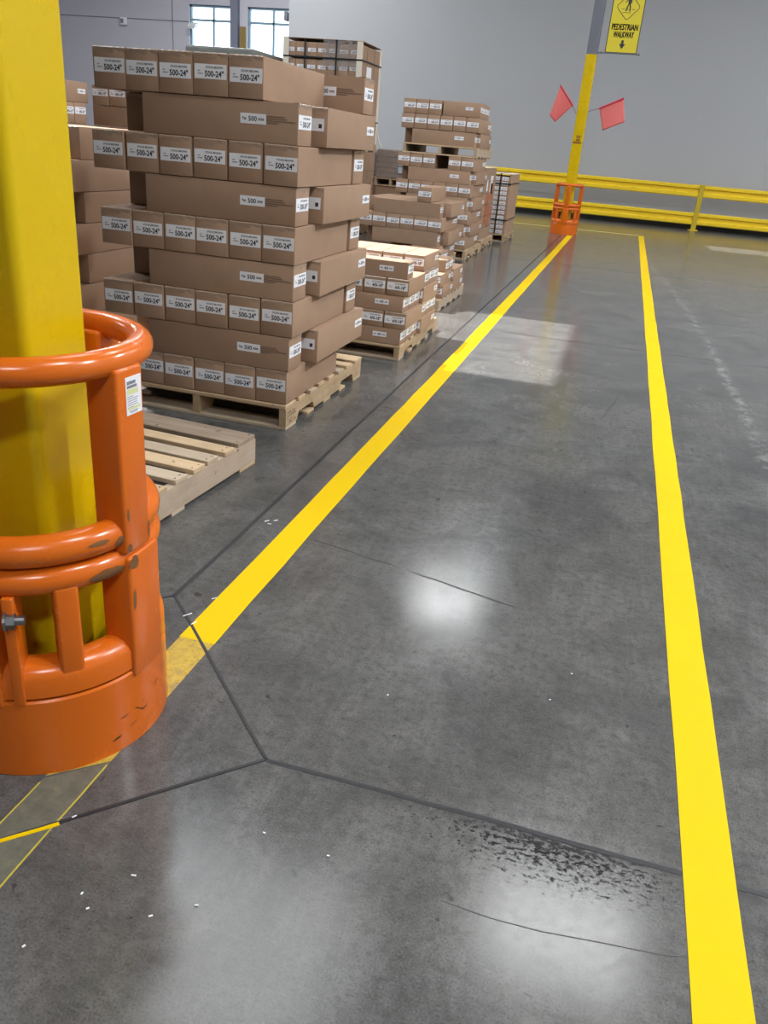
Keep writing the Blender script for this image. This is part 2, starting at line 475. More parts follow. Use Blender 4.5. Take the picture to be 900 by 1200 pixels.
# ------------------------------------------------------------------ cartons
def label_mesh(W, Hh, y):
    m = MB(); m.box(-W / 2, W / 2, y - .0006, y, -Hh / 2, Hh / 2)
    return m.mesh('label', LABEL)
RX90 = Matrix.Rotation(PI / 2, 4, 'X')
def stand(me):
    """XY lettering -> XZ plane facing -Y"""
    c = me.copy(); c.transform(RX90); return c
def bars(items):
    m = MB()
    for x0, x1, z0, z1 in items: m.box(x0, x1, -.0001, .0001, z0, z1)
    return m
def end_lettering(txt, W, Hh):
    big = text_mesh(txt, Hh * .56, INK, .90, .0009)
    a, b = text_width(big)
    items = [(big, W * .5 - (b - a) - W * .09 - a, -Hh * .34)]
    sm = text_mesh('STOCK BROWN', Hh * .19, INK_SOFT, 1.02, .0003)
    a2, b2 = text_width(sm)
    items.append((sm, W * .38 - (b2 - a2) - a2, Hh * .22))
    me = merged('lettering', items, INK)
    bm = bmesh.new(); bm.from_mesh(me)
    for (x0, x1, z) in ((-.40, -.32, -.02), (-.40, -.235, -.20)):
        n = 5
        for i in range(n):
            xa = W * (x0 + (x1 - x0) * i / n); xb = W * (x0 + (x1 - x0) * (i + .75) / n)
            vs = [bm.verts.new(p) for p in ((xa, Hh * z, 0), (xb, Hh * z, 0), (xb, Hh * (z + .09), 0), (xa, Hh * (z + .09), 0))]
            bm.faces.new(vs).material_index = 1
    bm.to_mesh(me); bm.free()
    me.materials.append(INK_SOFT)
    return stand(me)
def side_lettering(txt, W, Hh):
    big = text_mesh(txt, Hh * .66, INK, 1.0, .0006)
    a, b = text_width(big)
    me = merged('lettering', [(big, -(b - a) / 2 - a - W * .02, -Hh * .22)], INK)
    bm = bmesh.new(); bm.from_mesh(me)
    for (x0, x1, z) in ((-.42, -.37, .02), (-.355, -.27, -.06), (.20, .245, -.04), (.255, .29, -.04), (.30, .335, -.04), (.345, .41, -.04)):
        vs = [bm.verts.new((W * u, Hh * v, 0)) for u, v in ((x0, z - .10), (x1, z - .10), (x1, z + .14), (x0, z + .14))]
        bm.faces.new(vs).material_index = 1
    bm.to_mesh(me); bm.free()
    me.materials.append(INK_SOFT)
    return stand(me)

class CartonKind:
    def __init__(s, w, L, h, txt, lw, lh, lz, side=True, sl=(.125, .042), far=False, tape=True, flat=False):
        s.w, s.L, s.h = w, L, h
        s.body = []
        for v in range(3):
            m = MB()
            m.box(-w / 2, w / 2, -L / 2, L / 2, 0, h, .0035, 2)
            for vv in m.bm.verts:      # slightly bulged, dented card
                fx = 1 - (2 * vv.co.y / L) ** 2
                vv.co.x += random.uniform(-.0008, .0008); vv.co.z += random.uniform(-.0007, .0007) * (vv.co.z > .02)
            s.body.append(m.mesh('carton', CARD, 30))
        s.elab = label_mesh(lw, lh, -L / 2 - .0002); s.elz = lz * h
        s.elet = end_lettering(txt, lw, lh)
        s.elx = 0.0
        s.side = side
        s.slab_w = sl
        m = MB(); m.box(-sl[0] / 2, sl[0] / 2, -.0006, 0, -sl[1] / 2, sl[1] / 2); s.slab = m.mesh('side_label', LABEL)
        s.slet = side_lettering(txt.split('"')[0].split('-')[0], *sl)
        # tape strip: across the end and wrapped on top
        m = MB(); nn = 14; rows = []
        for i in range(nn + 1):
            x = -w / 2 + .004 + (w - .008) * i / nn
            d = .010 + .016 * random.random(); e = random.uniform(0, .0016)
            rows.append([m.bm.verts.new(p) for p in ((x, -L / 2 - .0006, h - d), (x, -L / 2 - .0012 - e, h - .003), (x, -L / 2 + .003, h + .0006 + e), (x, -L / 2 + .03 + .01 * random.random(), h + .0004))])
        for i in range(nn):
            for q in range(3): m.bm.faces.new((rows[i][q], rows[i + 1][q], rows[i + 1][q + 1], rows[i][q + 1]))
        s.tape = m.mesh('tape', TAPE)
        # four printed lines of small text beside the side label
        m = MB()
        for j, (n, off) in enumerate(((9, .0), (10, 0.0), (14, .0), (6, 0.0))):
            for i in range(n):
                m.box(-.07 + i * .0098, -.07 + i * .0098 + .0078, -.0003, 0, .012 - j * .009, .016 - j * .009)
        s.prn = m.mesh('printed_text', PRINT)
        s.far = far; s.usetape = tape
    def make(s, loc, rz, label, group, ends=(True, False), sides=(True, False), name='carton'):
        o = link(name, random.choice(s.body), None, (loc[0], loc[1], loc[2]), rz)
        tag(o, label, 'box', group)
        def child(nm, me, p, l=(0, 0, 0), r=0.0):
            c = bpy.data.objects.new(nm, me); c.parent = p; c.location = l; c.rotation_euler = (0, 0, r); C.objects.link(c); return c
        for e, r in ((0, 0.0), (1, PI)):
            if ends[e]:
                dz = random.uniform(-.004, .004)
                lb = child('end_label', s.elab, o, (random.uniform(-.003, .003), 0, s.elz + dz), r)
                lb['label'] = 'white printed end label'
                child('lettering', s.elet, lb, (0, -s.L / 2 - .001, 0))
        for e, r in ((0, -PI / 2), (1, PI / 2)):
            if s.side and sides[e]:
                sg = -1 if e == 0 else 1
                yy = -s.L / 2 + (.215 if s.L > .6 else .15) if e == 0 else s.L / 2 - .085
                lb = child('side_label', s.slab, o, (sg * (s.w / 2 + .001), yy, s.h * .56), r)
                child('lettering', s.slet, lb, (0, -.001, 0))
                if not s.far and e == 0:
                    child('printed_text', s.prn, o, (sg * (s.w / 2 + .0011), yy - .135, s.h * .56), r)
        if s.usetape:
            child('tape', s.tape, o)
        return o

K500 = CartonKind(.168, .77, .169, '500-24"', .155, .058, .55)
K500F = CartonKind(.170, .83, .163, '500-24"', .155, .058, .55, far=True, tape=False)
K500G = CartonKind(.170, .86, .166, '500-24"', .155, .058, .55, far=True, tape=False)
K500T = CartonKind(.170, .86, .174, '500-24"', .155, .058, .55, far=True, tape=False)
K40 = CartonKind(.158, .475, .1105, '4/0-18"', .145, .052, .55, sl=(.10, .034), far=True)
K40B = CartonKind(.15, .60, .148, '4/0-10"', .14, .05, .62, sl=(.10, .034), far=True, tape=False)
KTOP = CartonKind(.17, .50, .174, '4/0-18"', .155, .058, .55, sl=(.10, .034), far=True, tape=False)
KMINI = CartonKind(.166, .98, .20, '4/0-10"', .125, .05, .5, side=False, far=True, tape=False)
KTINY = CartonKind(.142, 1.05, .0745, '4/0-10"', .108, .052, .5, side=False, far=True, tape=False)
ORD = ['first', 'second', 'third', 'fourth', 'fifth', 'sixth', 'seventh', 'eighth', 'ninth', 'tenth', 'eleventh', 'twelfth']
def j(a=.003): return random.uniform(-a, a)

def boxY(K, xc, y0, z, label, group, sides=(False, True), ends=(True, False), rz=None, **kw):
    """long axis along Y, front end at y0"""
    return K.make((xc, y0 + K.L / 2 + j(), z), j(.0022) if rz is None else rz, label, group, ends, sides, **kw)
def boxX(K, x1, yc, z, label, group, sides=(True, False), ends=(True, False), **kw):
    """long axis along X, right end at x1"""
    return K.make((x1 - K.L / 2, yc + j(.001), z), PI / 2 + j(.004), label, group, ends, sides, **kw)

# ------------------------------------------------------------------ pallets
def pallet(xr, y0, label, W=1.016, Dp=1.219, h=.13, rot=0.0, notched=True, z=0.0, decks=None, group='wooden pallets', detail=False, overhang=.0, botw=None):
    """front right bottom corner at (xr,y0); stringers along local Y, boards along X"""
    root = empty('pallet', label, 'pallet', (xr, y0, z), rot, group)
    bt, dt, sw = .017, .019, .038
    z1, z2 = bt, h - dt
    # bottom boards
    for (a, b) in botw or [(0.0, .14), (.30, .40), (.555, .665), (.82, .92), (Dp - .14, Dp)]:
        m = MB(); m.box(-W, 0, a, b, 0, bt, .002, 1); m.build('bottom_board', random.choice((WX, WXP)), root)
    for xs_ in (-sw, -W / 2 - sw / 2, -W):
        m = MB()
        x0, x1 = xs_, xs_ + sw
        if notched:
            hz = z1 + (z2 - z1) * .45
            P = [(0, z1 + .0005), (.15, z1 + .0005), (.165, hz - .012), (.18, hz), (.37, hz), (.385, hz - .012), (.40, z1 + .0005), (Dp - .40, z1 + .0005), (Dp - .385, hz - .012), (Dp - .37, hz), (Dp - .18, hz), (Dp - .165, hz - .012), (Dp - .15, z1 + .0005), (Dp, z1 + .0005), (Dp, z2 - .0005), (0, z2 - .0005)]
        else:
            P = [(0, z1 + .0005), (Dp, z1 + .0005), (Dp, z2 - .0005), (0, z2 - .0005)]
        m.prism(P, 0, x0, x1)
        m.build('stringer', WYP if not notched else WY, root)
    dk = decks or [(0.0, .14, WX), (.18, .27, WX), (.33, .42, WXP), (.48, .57, WX), (.64, .73, WX), (.79, .88, WXP), (.94, 1.03, WX), (Dp - .13, Dp, WX)]
    for a, b, mt in dk:
        m = MB()
        m.box(-W - j(.006), overhang + j(.006), a, b, z2, h, .002, 1)
        bd = m.build('deck_board', mt, root)
        if detail:
            for nx in (-.02,):
                for ny in (a + .02, b - .022):
                    mm = MB(); mm.tube([(nx + j(.006), ny, h - .002), (nx + j(.001), ny, h + .0008)], .0035, 6)
                    mm.build('nail', NAIL, bd)
    return root

# ---- empty pallet beside the near guard
pe = pallet(-1.413, 3.159, 'empty wooden pallet with spaced weathered boards beside the near orange guard',
            rot=math.radians(-4.2), notched=False, h=.140, detail=True,
            decks=[(-.150, .0, WXG), (-.272, -.195, WX), (-.395, -.313, WXP), (-.505, -.42, WX), (-.63, -.55, WXP), (-.79, -.69, WX), (-.93, -.85, WXP), (-1.07, -.99, WX), (-1.219, -1.12, WX)],
            botw=[(-.14, 0), (-.665, -.575), (-1.219, -1.08)])
for ch in pe.children:
    if ch.name.startswith('stringer'): ch.location.y = -1.219

# ---- pallet and the tall front stack
S1X, S1Y = -1.447, 3.652
pallet(-1.462, 3.640, 'wooden pallet carrying the large front stack of 500-24 cartons', rot=math.radians(-.7), h=.13)
p1 = [o for o in C.objects if o.name == 'pallet.001'][0]
m = MB()
for zz in range(4):
    for yy in range(5):
        if random.random() < .75: m.box(.0004, .0009, .022 + yy * .022, .022 + yy * .022 + random.uniform(.008, .019), .034 + zz * .017, .038 + zz * .017 + random.uniform(.002, .008))
m.build('burned_stamp', PRINT, p1)
G1 = 'cartons in the large front stack'
def row_name(k, top): return 'top' if k == top else ('bottom' if k == 0 else ORD[k])
PITCH = .1745
m = MB(); m.box(-.045, .045, -.0006, 0, -.027, .027); REAR = m.mesh('rear_label', LABEL)
m = MB(); m.box(.018, .034, -.0010, -.0007, -.014, .004); SQUARE = m.mesh('code_square', INK)
for k in range(9):
    z = .1330 + .1718 * k
    rn = row_name(k, 8)
    rown = f'{rn} row' if rn in ('top', 'bottom') else f'{rn} row up'
    if k % 2 == 0:
        n = 6; xr = S1X + {0: -.022, 2: .002, 4: .003, 6: .006, 8: -.168}[k]
        pit = {0: .172, 2: .174, 4: .1715, 6: .176, 8: .170}[k]
        if k == 8: n = 5; pit = .1705
        for i in range(n):
            x = xr - .085 - pit * (n - 1 - i)
            boxY(K500, x, S1Y + (0 if k else .004), z, f'brown 500-24 carton, {ORD[i]} from left in the {rown} of the large front stack', G1, sides=(False, False))
        if k: boxX(K500, S1X + (.045 if k == 8 else .012), S1Y + .77 + .100, z, f'crosswise carton behind the {rown} of the large front stack', G1)
    else:
        boxX(K500, S1X - .003 - (.012 if k == 1 else 0), S1Y + .088, z, f'long 500-24 carton lying crosswise across front of {rown}, large front stack', G1)
        pit = .178
        for i in (0, 5):
            x = -1.402 - .085 - pit * (5 - i)
            w = 'right' if i else 'left'
            ob = boxY(K500, x, S1Y + .252, z, f'carton jutting out at {w} behind the crosswise one, {rown}, large front stack', G1, ends=(False, False))
            if i:
                lb = link('rear_label', REAR, ob, (.022, -.386, .095)); lb['label'] = 'pale blank label with a small black square'
                link('code_square', SQUARE, lb)

# ---- second stack: 4/0-18 cartons, sunlit
X2, Y2 = -1.325, 5.393
pallet(X2 - .01, Y2, 'dark shaded wooden pallet under the low sunlit stack of 4/0-18 cartons', h=.106)
G2 = 'cartons in the low sunlit stack'
for k in range(5):
    z = .1090 + .1118 * k
    rn = row_name(k, 4); rown = f'{rn} row' if rn in ('top', 'bottom') else f'{rn} row up'
    if k in (0, 2):
        for c in range(2):
            for d in range(3):
                w = ('right', 'left')[c]
                boxX(K40, X2 - .012 - .487 * c, Y2 + .082 + .1605 * d, z, f'{w} crosswise 4/0-18 carton, {ORD[d]} from front, {rown}, low sunlit stack', G2, ends=(c == 0, False), sides=(d == 0, False))
        for i in range(6):
            boxY(K40, X2 - .08 + .018 - .1625 * (5 - i), Y2 + .50, z, f'carton {ORD[i]} from left behind the crosswise ones, {rown}, low sunlit stack', G2)
    elif k in (1, 3):
        for i in range(6):
            boxY(K40, X2 - .066 - .1635 * (5 - i) + .008, Y2 + .002, z, f'4/0-18 carton, {ORD[i]} from left facing front, {rown}, low sunlit stack', G2, sides=(False, False))
        for d in range(3):
            for c in range(2):
                boxX(K40, X2 + .006 - .49 * c, Y2 + .50 + .082 + .1605 * d, z, f'{("right", "left")[c]} crosswise carton {ORD[d]} behind the front cartons, {rown}, low sunlit stack', G2, sides=(False, False), ends=(c == 0, False))
    else:
        boxX(K40, X2 + .002, Y2 + .085, z, '4/0-18 carton lying crosswise at top front right of the low sunlit stack', G2)
        boxX(K40, X2 - .487, Y2 + .085, z, '4/0-18 carton lying crosswise at top front left of the low sunlit stack', G2, ends=(False, False))
        for i in range(6):
            boxY(K40, X2 - .078 - .1625 * (5 - i), Y2 + .50, z, f'carton with sunlit top, {ORD[i]} from left in top rear row, low sunlit stack', G2)

# ---- third stack, just behind it
X3, Y3 = -1.50, 7.42
pallet(X3 + .0, Y3, 'shaded wooden pallet under the part hidden stack behind the low sunlit stack', h=.106, notched=False)
G3 = 'cartons in the low stack behind the sunlit one'
S3N = 'stack behind the low sunlit one'
for i in range(2):
    w = ('right', 'left')[i]
    for d in range(2):
        wd = ('front', 'rear')[d]
        boxY(K40, X3 - .08 - .164 * i + .01, Y3 + .10 + .485 * d, .1090, f'{wd} {w} carton in the bottom row of the {S3N}', G3)
        boxY(K40, X3 - .08 - .164 * i + (.0 if d == 0 else .02), Y3 + .0 + .485 * d, .2208, f'{wd} {w} carton in the second row of the {S3N}', G3)
for d in range(2):
    boxX(K40, X3 - .005, Y3 + .26 + .175 * d, .3326, f'{ORD[d]} crosswise carton from front in the upper right row, {S3N}', G3, sides=(d == 0, False))
    boxX(K40, X3 - .17, Y3 + .78 + .17 * d, .3326, f'rear crosswise carton, {ORD[d]} from front on the third level, {S3N}', G3, ends=(True, False))

# ---- fourth stack (two crosswise layers, one loose carton on top)
X4, Y4 = -2.085, 10.0
pallet(X4 - .02, Y4, 'wooden pallet under the middle stack topped with one loose carton', h=.125)
G4 = 'cartons in the middle stack with a loose top carton'
S4N = 'loose topped middle stack'
for k in range(4):
    z = .1280 + .1652 * k
    rn = row_name(k, 3); rown = f'{rn} row' if rn in ('top', 'bottom') else f'{rn} row up'
    if k % 2 == 0:
        for i in range(6) if k == 2 else (4, 5):
            boxY(K500F, X4 - .085 - .1745 * (5 - i) - .003, Y4, z, f'carton {ORD[i]} from left facing front, {rown}, {S4N}', G4)
        boxX(K500F, X4 - .01, Y4 + .83 + .10, z, f'crosswise carton at the back, {rown}, {S4N}', G4)
    else:
        boxX(K500F, X4 - .035, Y4 + .088, z, f'long crosswise carton across the front, {rown}, {S4N}', G4, sides=(False, False))
        for i in range(6) if k == 3 else (0, 5):
            boxY(K500F, X4 + .055 - .085 - .176 * (5 - i), Y4 + .24, z, f'carton {ORD[i]} from left behind the crosswise one, {rown}, {S4N}', G4, ends=(False, False))
boxY(K500F, -2.243 - .085, Y4 + .0, .1280 + .1652 * 4, f'single loose carton lying on top of the {S4N}', 'cartons in the middle stack with a loose top carton', sides=(False, False))

# ---- fifth stack: tall, with a pallet in the middle
X5, Y5 = -2.035, 11.5
pallet(X5 + .01, Y5, 'bottom wooden pallet under the tallest middle stack', h=.128, detail=False)
G5 = 'cartons in the tall stack with a pallet in its middle'
S5N = 'tall pallet split stack'
for k in range(7):
    z = .1305 + .1675 * k
    rn = row_name(k, 9); rown = f'{rn} row' if rn == 'bottom' else f'{rn} row up'
    if k % 2 == 0:
        for i in range(6):
            if k == 6 and i == 3: continue
            if k < 4 and i < 4: continue
            x = X5 - .085 - .1765 * (5 - i)
            boxY(K500G, x - .012, Y5 + .004, z, f'carton {ORD[i]} from left facing front, {rown}, {S5N}', G5)
        boxX(K500G, X5 - .02, Y5 + .86 + .1, z, f'crosswise carton at the back, {rown}, {S5N}', G5)
    else:
        boxX(K500G, X5 - .045, Y5 + .09, z, f'long crosswise carton across the front, {rown}, {S5N}', G5)
        for i in (0, 5):
            boxY(K500G, X5 + .0 - .085 - .177 * (5 - i) + .015, Y5 + .195, z, f'{("left", "right")[i > 0]} carton behind the crosswise one, {rown}, {S5N}', G5, ends=(i > 0, False))
pallet(X5 + .01, Y5, 'upper wooden pallet lying between cartons halfway up the tall stack', h=.125, z=1.3035, notched=False, detail=False)
zt = 1.4295
boxX(K500T, X5 - .035, Y5 + .09, zt, f'long crosswise carton lying on the middle pallet of the tall stack', G5)
for i in (0, 5):
    boxY(K500T, X5 + .01 - .085 - .176 * (5 - i), Y5 + .195, zt, f'{("left", "right")[i > 0]} carton behind the crosswise one on the middle pallet, tall stack', G5, ends=(i > 0, False))
for i in range(6):
    boxY(K500T, X5 + .002 - .085 - .1765 * (5 - i), Y5 + .0, zt + .1775, f'carton {ORD[i]} from left in the second row from top, {S5N}', G5)
boxX(K500T, X5 - .01, Y5 + .97, zt + .1775, f'crosswise carton at the back, second row from top, {S5N}', G5)
for i in range(3):
    boxY(K500T, X5 - .515 - .09 - .1755 * (2 - i), Y5 + .0, zt + .355, f'carton {ORD[i]} from left in the top row of the {S5N}', G5)
for d in range(4):
    boxX(KTOP, X5 - .002, Y5 + .088 + .1745 * d, zt + .355, f'short crosswise carton, {ORD[d]} from front at top right of the {S5N}', G5, sides=(d == 0, False))

# ---- sixth: film-wrapped load with orange print; seventh: strapped load of small cartons
def load_box(name, x0, x1, y0, y1, z0, z1, label, mat, seams=(), cat='pallet load', group=None):
    m = MB(); m.box(x0, x1, y0, y1, z0, z1, .01, 2)
    o = m.build(name, mat); tag(o, label, cat, group)
    if seams:
        m = MB()
        for zz in seams:
            m.box(x0 - .002, x1 + .002, y0 - .002, y1 + .002, zz, zz + .007)
        m.build('seam', PRINT, o)
    return o
pallet(-2.075, 13.05, 'wooden pallet under the wrapped carton load behind the tall stack', h=.13, detail=False)
o = load_box('wrapped_load', -3.12, -2.125, 13.08, 14.13, .1315, 1.17, 'brown wrapped carton load with orange print behind the tall stack', CARD, (.30, .47, .64, .81, .98))
m = MB()
for (a, b, c, d) in ((13.35, 13.62, .34, .80), (13.68, 13.82, .30, .62), (13.7, 14.02, .70, .95), (13.9, 14.05, .40, .60)):
    m.box(-2.1245, -2.1230, a, b, c, d)
m.build('orange_print', m_paint('orange_print', (.40, .13, .06), .6, .3, .4, 12), o)
m = MB(); m.box(-2.1245, -2.1230, 13.62, 13.86, .80, 1.06); m.box(-2.1245, -2.1230, 13.30, 13.40, .84, 1.0)
m.build('paper_sheet', LABEL, o)
m = MB(); m.box(-3.13, -2.115, 13.07, 14.14, 1.1715, 1.178); m.build('top_sheet', BOARD, o)

X7, Y7 = -1.93, 14.62
pallet(X7, Y7, 'wooden pallet under the black strapped load beside the guard rail', h=.125, detail=False)
G7 = 'small cartons in the strapped load by the rail'
for r in range(12):
    for c in range(4):
        K = KTINY
        K.make((X7 - .110 - .1445 * c, Y7 + .02 + K.L / 2, .1280 + .0768 * r), j(.003),
               f'small labelled carton, {ORD[c]} from right in {"bottom" if r == 0 else ("top" if r == 11 else ORD[r])} row of strapped load by the rail', G7, (True, False), (False, False))
m = MB(); m.box(X7 - .99, X7 - .622, Y7 + .02, Y7 + 1.07, .1270, 1.050, .004, 1)
tag(m.build('carton_block', CARD), 'brown carton block filling the left of the strapped load by the rail', 'box')
sr = empty('strapping', 'black strapping, white top sheet and label around the load by the rail', 'strap', (X7, Y7, .126))
m = MB(); m.box(-1.0, .0, .005, 1.085, .956, .968); m.build('top_sheet', BOARD, sr)
m = MB(); m.box(-.036, -.001, .02, 1.07, .0, .956, .004, 1); m.build('side_panel', CARD_LIGHT, sr)
for xx in (-.335, -.192):
    m = MB(); m.box(xx, xx + .018, .0, .004, .0, .97); m.box(xx, xx + .018, .0, 1.09, .968, .972); m.build('strap', STRAP, sr)
for zz in (.22, .80):
    m = MB(); m.box(-1.0, .004, .0, .004, zz, zz + .018); m.box(.0, .004, .0, 1.09, zz, zz + .018); m.build('strap', STRAP, sr)
m = MB(); m.box(-.005, -.0035, .55, .80, .56, .82); m.build('paper_sheet', LABEL, sr)

# ---- eighth: high double-stacked strapped load at the back left
X8, Y8 = -4.15, 12.94
pallet(X8, Y8, 'floor pallet below the high strapped load at back left', W=1.26, h=.13, detail=False)
load_box('kraft_load', X8 - 1.25, X8 - .005, Y8 + .01, Y8 + 1.01, .1315, 1.24, 'lower kraft carton load beneath the high strapped load', CARD, (.4, .68, .96))
pallet(X8, Y8, 'upper pallet carrying the high black strapped load at back left', W=1.26, Dp=1.02, h=.13, z=1.2415, detail=False,
       decks=[(0, .14, WX), (.22, .32, WX), (.45, .55, WX), (.68, .78, WX), (.88, 1.02, WX)], botw=[(0, .14), (.45, .57), (.88, 1.02)])
G8 = 'cartons in the high strapped load'
for r in range(6):
    for c in range(7):
        z = 1.373 + r * .2215
        KMINI.make((X8 - .13 - .17 * c, Y8 + .015 + KMINI.L / 2, z + .0), j(.003), f'labelled carton, {ORD[c]} from right in the {["bottom","second","third","fourth","fifth","top"][r]} row of the high strapped load', G8, (True, False), (False, False))
sr = empty('strapping', 'black straps and white corner boards around the high load at back left', 'strap', (X8, Y8, 1.3725))
for xx, w in ((-1.262, .09), (-.088, .09)):
    m = MB(); m.box(xx, xx + w, -.006, .006, .0, 1.35); m.build('corner_board', BOARD, sr)
m = MB(); m.box(-.006, .004, .9, 1.0, .0, 1.35); m.build('corner_board', BOARD, sr)
m = MB(); m.box(-.03, -.004, .008, 1.0, 0, 1.31); sp = m.build('side_panel', CARD, sr)
m = MB()
for yy in (.25, .62): m.box(-.0045, -.002, yy, yy + .01, 0, 1.31)
m.build('seam', PRINT, sp)
for xx in (-.92, -.42):
    m = MB(); m.box(xx, xx + .022, -.010, -.0065, .0, 1.355); m.build('strap', STRAP, sr)
for zz in (.30, 1.10):
    m = MB(); m.box(-1.264, .006, -.0105, -.0068, zz, zz + .02); m.box(.0042, .008, -.01, 1.0, zz, zz + .02); m.build('strap', STRAP, sr)
m = MB(); m.box(-.003, -.001, .25, .50, .72, 1.05); m.build('paper_sheet', LABEL, sr)
m = MB(); m.box(-.62, -.09, -.0045, -.002, .98, 1.35); m.build('stretch_wrap', FILM, sr)
m = MB(); m.box(-1.262, .004, -.006, 1.0, 1.352, 1.358); m.build('top_sheet', CARD_LIGHT, sr)
m = MB(); m.tube([(.01, .9, .30), (.04, .88, .16), (.10, .86, .02), (.15, .86, -.06)], .012, 6); m.build('loose_strip', BOARD, sr)

# ---- film wrapped loads far behind, and the shrouded load behind the front stack
FILMY = m_cardboard('filmed_cardboard', (.34, .27, .23))
for i, (x0, x1, y0, zt_, lab) in enumerate(((-5.25, -4.50, 15.3, 1.27, 'film wrapped load with bright reflections, left of the two far wrapped loads'),
                                         (-4.45, -3.85, 15.0, 1.30, 'film wrapped load with two pale blue sheets, right of the far wrapped pair'))):
    pallet(x1, y0, f'far wooden pallet under the {("left", "right")[i]} film wrapped load', W=x1 - x0, h=.13, detail=False)
    pallet(x1, y0, f'middle wooden pallet inside the {("left", "right")[i]} far film wrapped load', W=x1 - x0, h=.13, z=.70, detail=False, notched=False)
    load_box('carton_tier', x0 + .02, x1 - .02, y0 + .02, y0 + 1.1, .1315, .699, f'lower carton tier of the {("left", "right")[i]} far film wrapped load', CARD, (.3, .5))
    o = load_box('wrapped_load', x0 + .02, x1 - .02, y0 + .02, y0 + 1.1, .8315, zt_, lab, FILMY, (.92, 1.0, 1.09, 1.18))
    m = MB(); m.box(x0, x1, y0, y0 + 1.12, .834, zt_ + .004, .02, 2); m.build('stretch_wrap', FILM, o)
    if i == 1:
        m = MB(); m.box(x1 - .17, x1 - .05, y0 - .004, y0 - .001, .93, 1.03); m.box(x1 - .17, x1 - .05, y0 - .004, y0 - .001, 1.05, 1.15)
        m.build('paper_sheet', m_paint('pale_blue_paper', (.50, .60, .68), .5, .05), o)
pallet(-5.55, 12.15, 'floor pallet under the tall shrouded load at back left', W=1.08, h=.13, detail=False)
o = load_box('shrouded_load', -6.62, -5.56, 12.17, 13.35, .1315, 2.46, 'tall load with grey green film top showing above the front stack', FILMY, (.6, 1.1, 1.6, 2.1))
m = MB(); m.box(-6.635, -5.545, 12.155, 13.365, 2.05, 2.475, .03, 3); m.build('film_hood', m_paint('film_hood_grey', (.19, .20, .185), .35, .25, .5, 9), o)

# ---- left stack behind the front stack, and two stacks deeper left
X10, Y10 = -3.02, 4.08
pallet(X10 + .02, Y10, 'wooden pallet under the left stack behind the yellow column', h=.13, detail=False)
G10 = 'cartons in the left stack behind the yellow column'
S10N = 'left stack behind yellow column'
for k in range(7):
    z = .1315 + .1715 * k
    rn = row_name(k, 6); rown = f'{rn} row' if rn in ('top', 'bottom') else f'{rn} row up'
    if k % 2 == 1:
        for i in (3, 4, 5):
            boxY(K500, X10 - .085 - .176 * (5 - i) + .02, Y10, z, f'carton {ORD[i]} from left facing front, {rown}, {S10N}', G10, sides=(False, False), ends=(False, False))
        boxX(K500, X10 + .0, Y10 + .77 + .1, z, f'crosswise carton at the back, {rown}, {S10N}', G10)
    else:
        boxX(K500, X10 - .045, Y10 + .088, z, f'long crosswise carton across the front, {rown}, {S10N}', G10)
        for i in range(1, 6) if k == 6 else (5,):
            boxY(K500, X10 + .02 - .085 - .177 * (5 - i), Y10 + .2, z, f'carton {ORD[i]} from left behind the crosswise one, {rown}, {S10N}', G10, sides=(False, False), ends=(False, False))
for s, (xr, y0, nm) in enumerate(((-4.30, 5.15, 'deep left stack nearest the yellow column'), (-3.42, 6.42, 'deep left stack beside the front stack'))):
    pallet(xr, y0, f'wooden pallet under the {nm}', h=.13, detail=False)
    G = f'cartons in the {nm}'
    for k in range(10):
        z = .1315 + .1502 * k
        rn = row_name(k, 9); rown = f'{rn} row' if rn in ('top', 'bottom') else f'{rn} row up'
        front = (k % 2 == 1)
        if front and s == 1:
            for i in range(4):
                boxY(K40B, xr - .94 + .08 + .158 * i, y0, z, f'carton {ORD[i]} from left facing front, {rown}, {nm}', G, sides=(False, False))
        elif s == 1:
            boxX(K40B, xr - .34, y0 + .08, z, f'crosswise carton at front left, {rown}, {nm}', G)
            boxX(K40B, xr - .34, y0 + .26, z, f'crosswise carton second from front, {rown}, {nm}', G)
        elif front:
            for i in range(2):
                boxY(K40B, xr - .08 - .16 * i, y0 + .0 + .54, z, f'{("right", "next")[i]} lengthwise carton, {rown}, {nm}', G)
        else:
            for d in range(4):
                boxX(K40B, xr, y0 + .55 + .155 * d, z, f'crosswise carton {ORD[d]} from front, {rown}, {nm}', G)

# ------------------------------------------------------------------ columns and guards
def column(x, y, label, top=3.23, sticker=False):
    root = empty('steel_column', label, 'column', (x, y, 0))
    h = .1016; r = .022
    P = []
    for cx_, cy_, a in ((h - r, h - r, 0), (-h + r, h - r, 90), (-h + r, -h + r, 180), (h - r, -h + r, 270)):
        for i in range(7):
            t = math.radians(a + 15 * i); P.append((cx_ + r * math.cos(t), cy_ + r * math.sin(t)))
    m = MB(); m.prism(P, 2, .012, top); m.build('yellow_shaft', YELLOW, root, smooth=40)
    m = MB(); m.prism(P, 2, top, ZC - .002); m.build('grey_shaft', STEELGREY, root, smooth=40)
    m = MB(); m.box(-.17, .17, -.17, .17, .002, .012); m.build('base_plate', YELLOW, root)
    if sticker:
        m = MB()
        brown = m_paint('sticker_brown', (.26, .10, .012), .5, .2, .4, 30)
        m.box(-.085, .075, -h - .001, -h - .0002, 1.69, 1.725)
        m.box(-.035, .045, -h - .001, -h - .0002, 1.735, 1.77); m.box(-.03, .04, -h - .001, -h - .0002, 1.78, 1.80); m.box(-.04, .05, -h - .001, -h - .0002, 1.81, 1.835)
        m.build('sticker', brown, root)
    return root
GX, GY = -1.15, 17.78
column(CX, CY, 'near yellow steel column at left edge inside the orange guard')
column(GX, GY, 'far yellow steel column with grey upper part, pink flags and walkway sign', sticker=True)

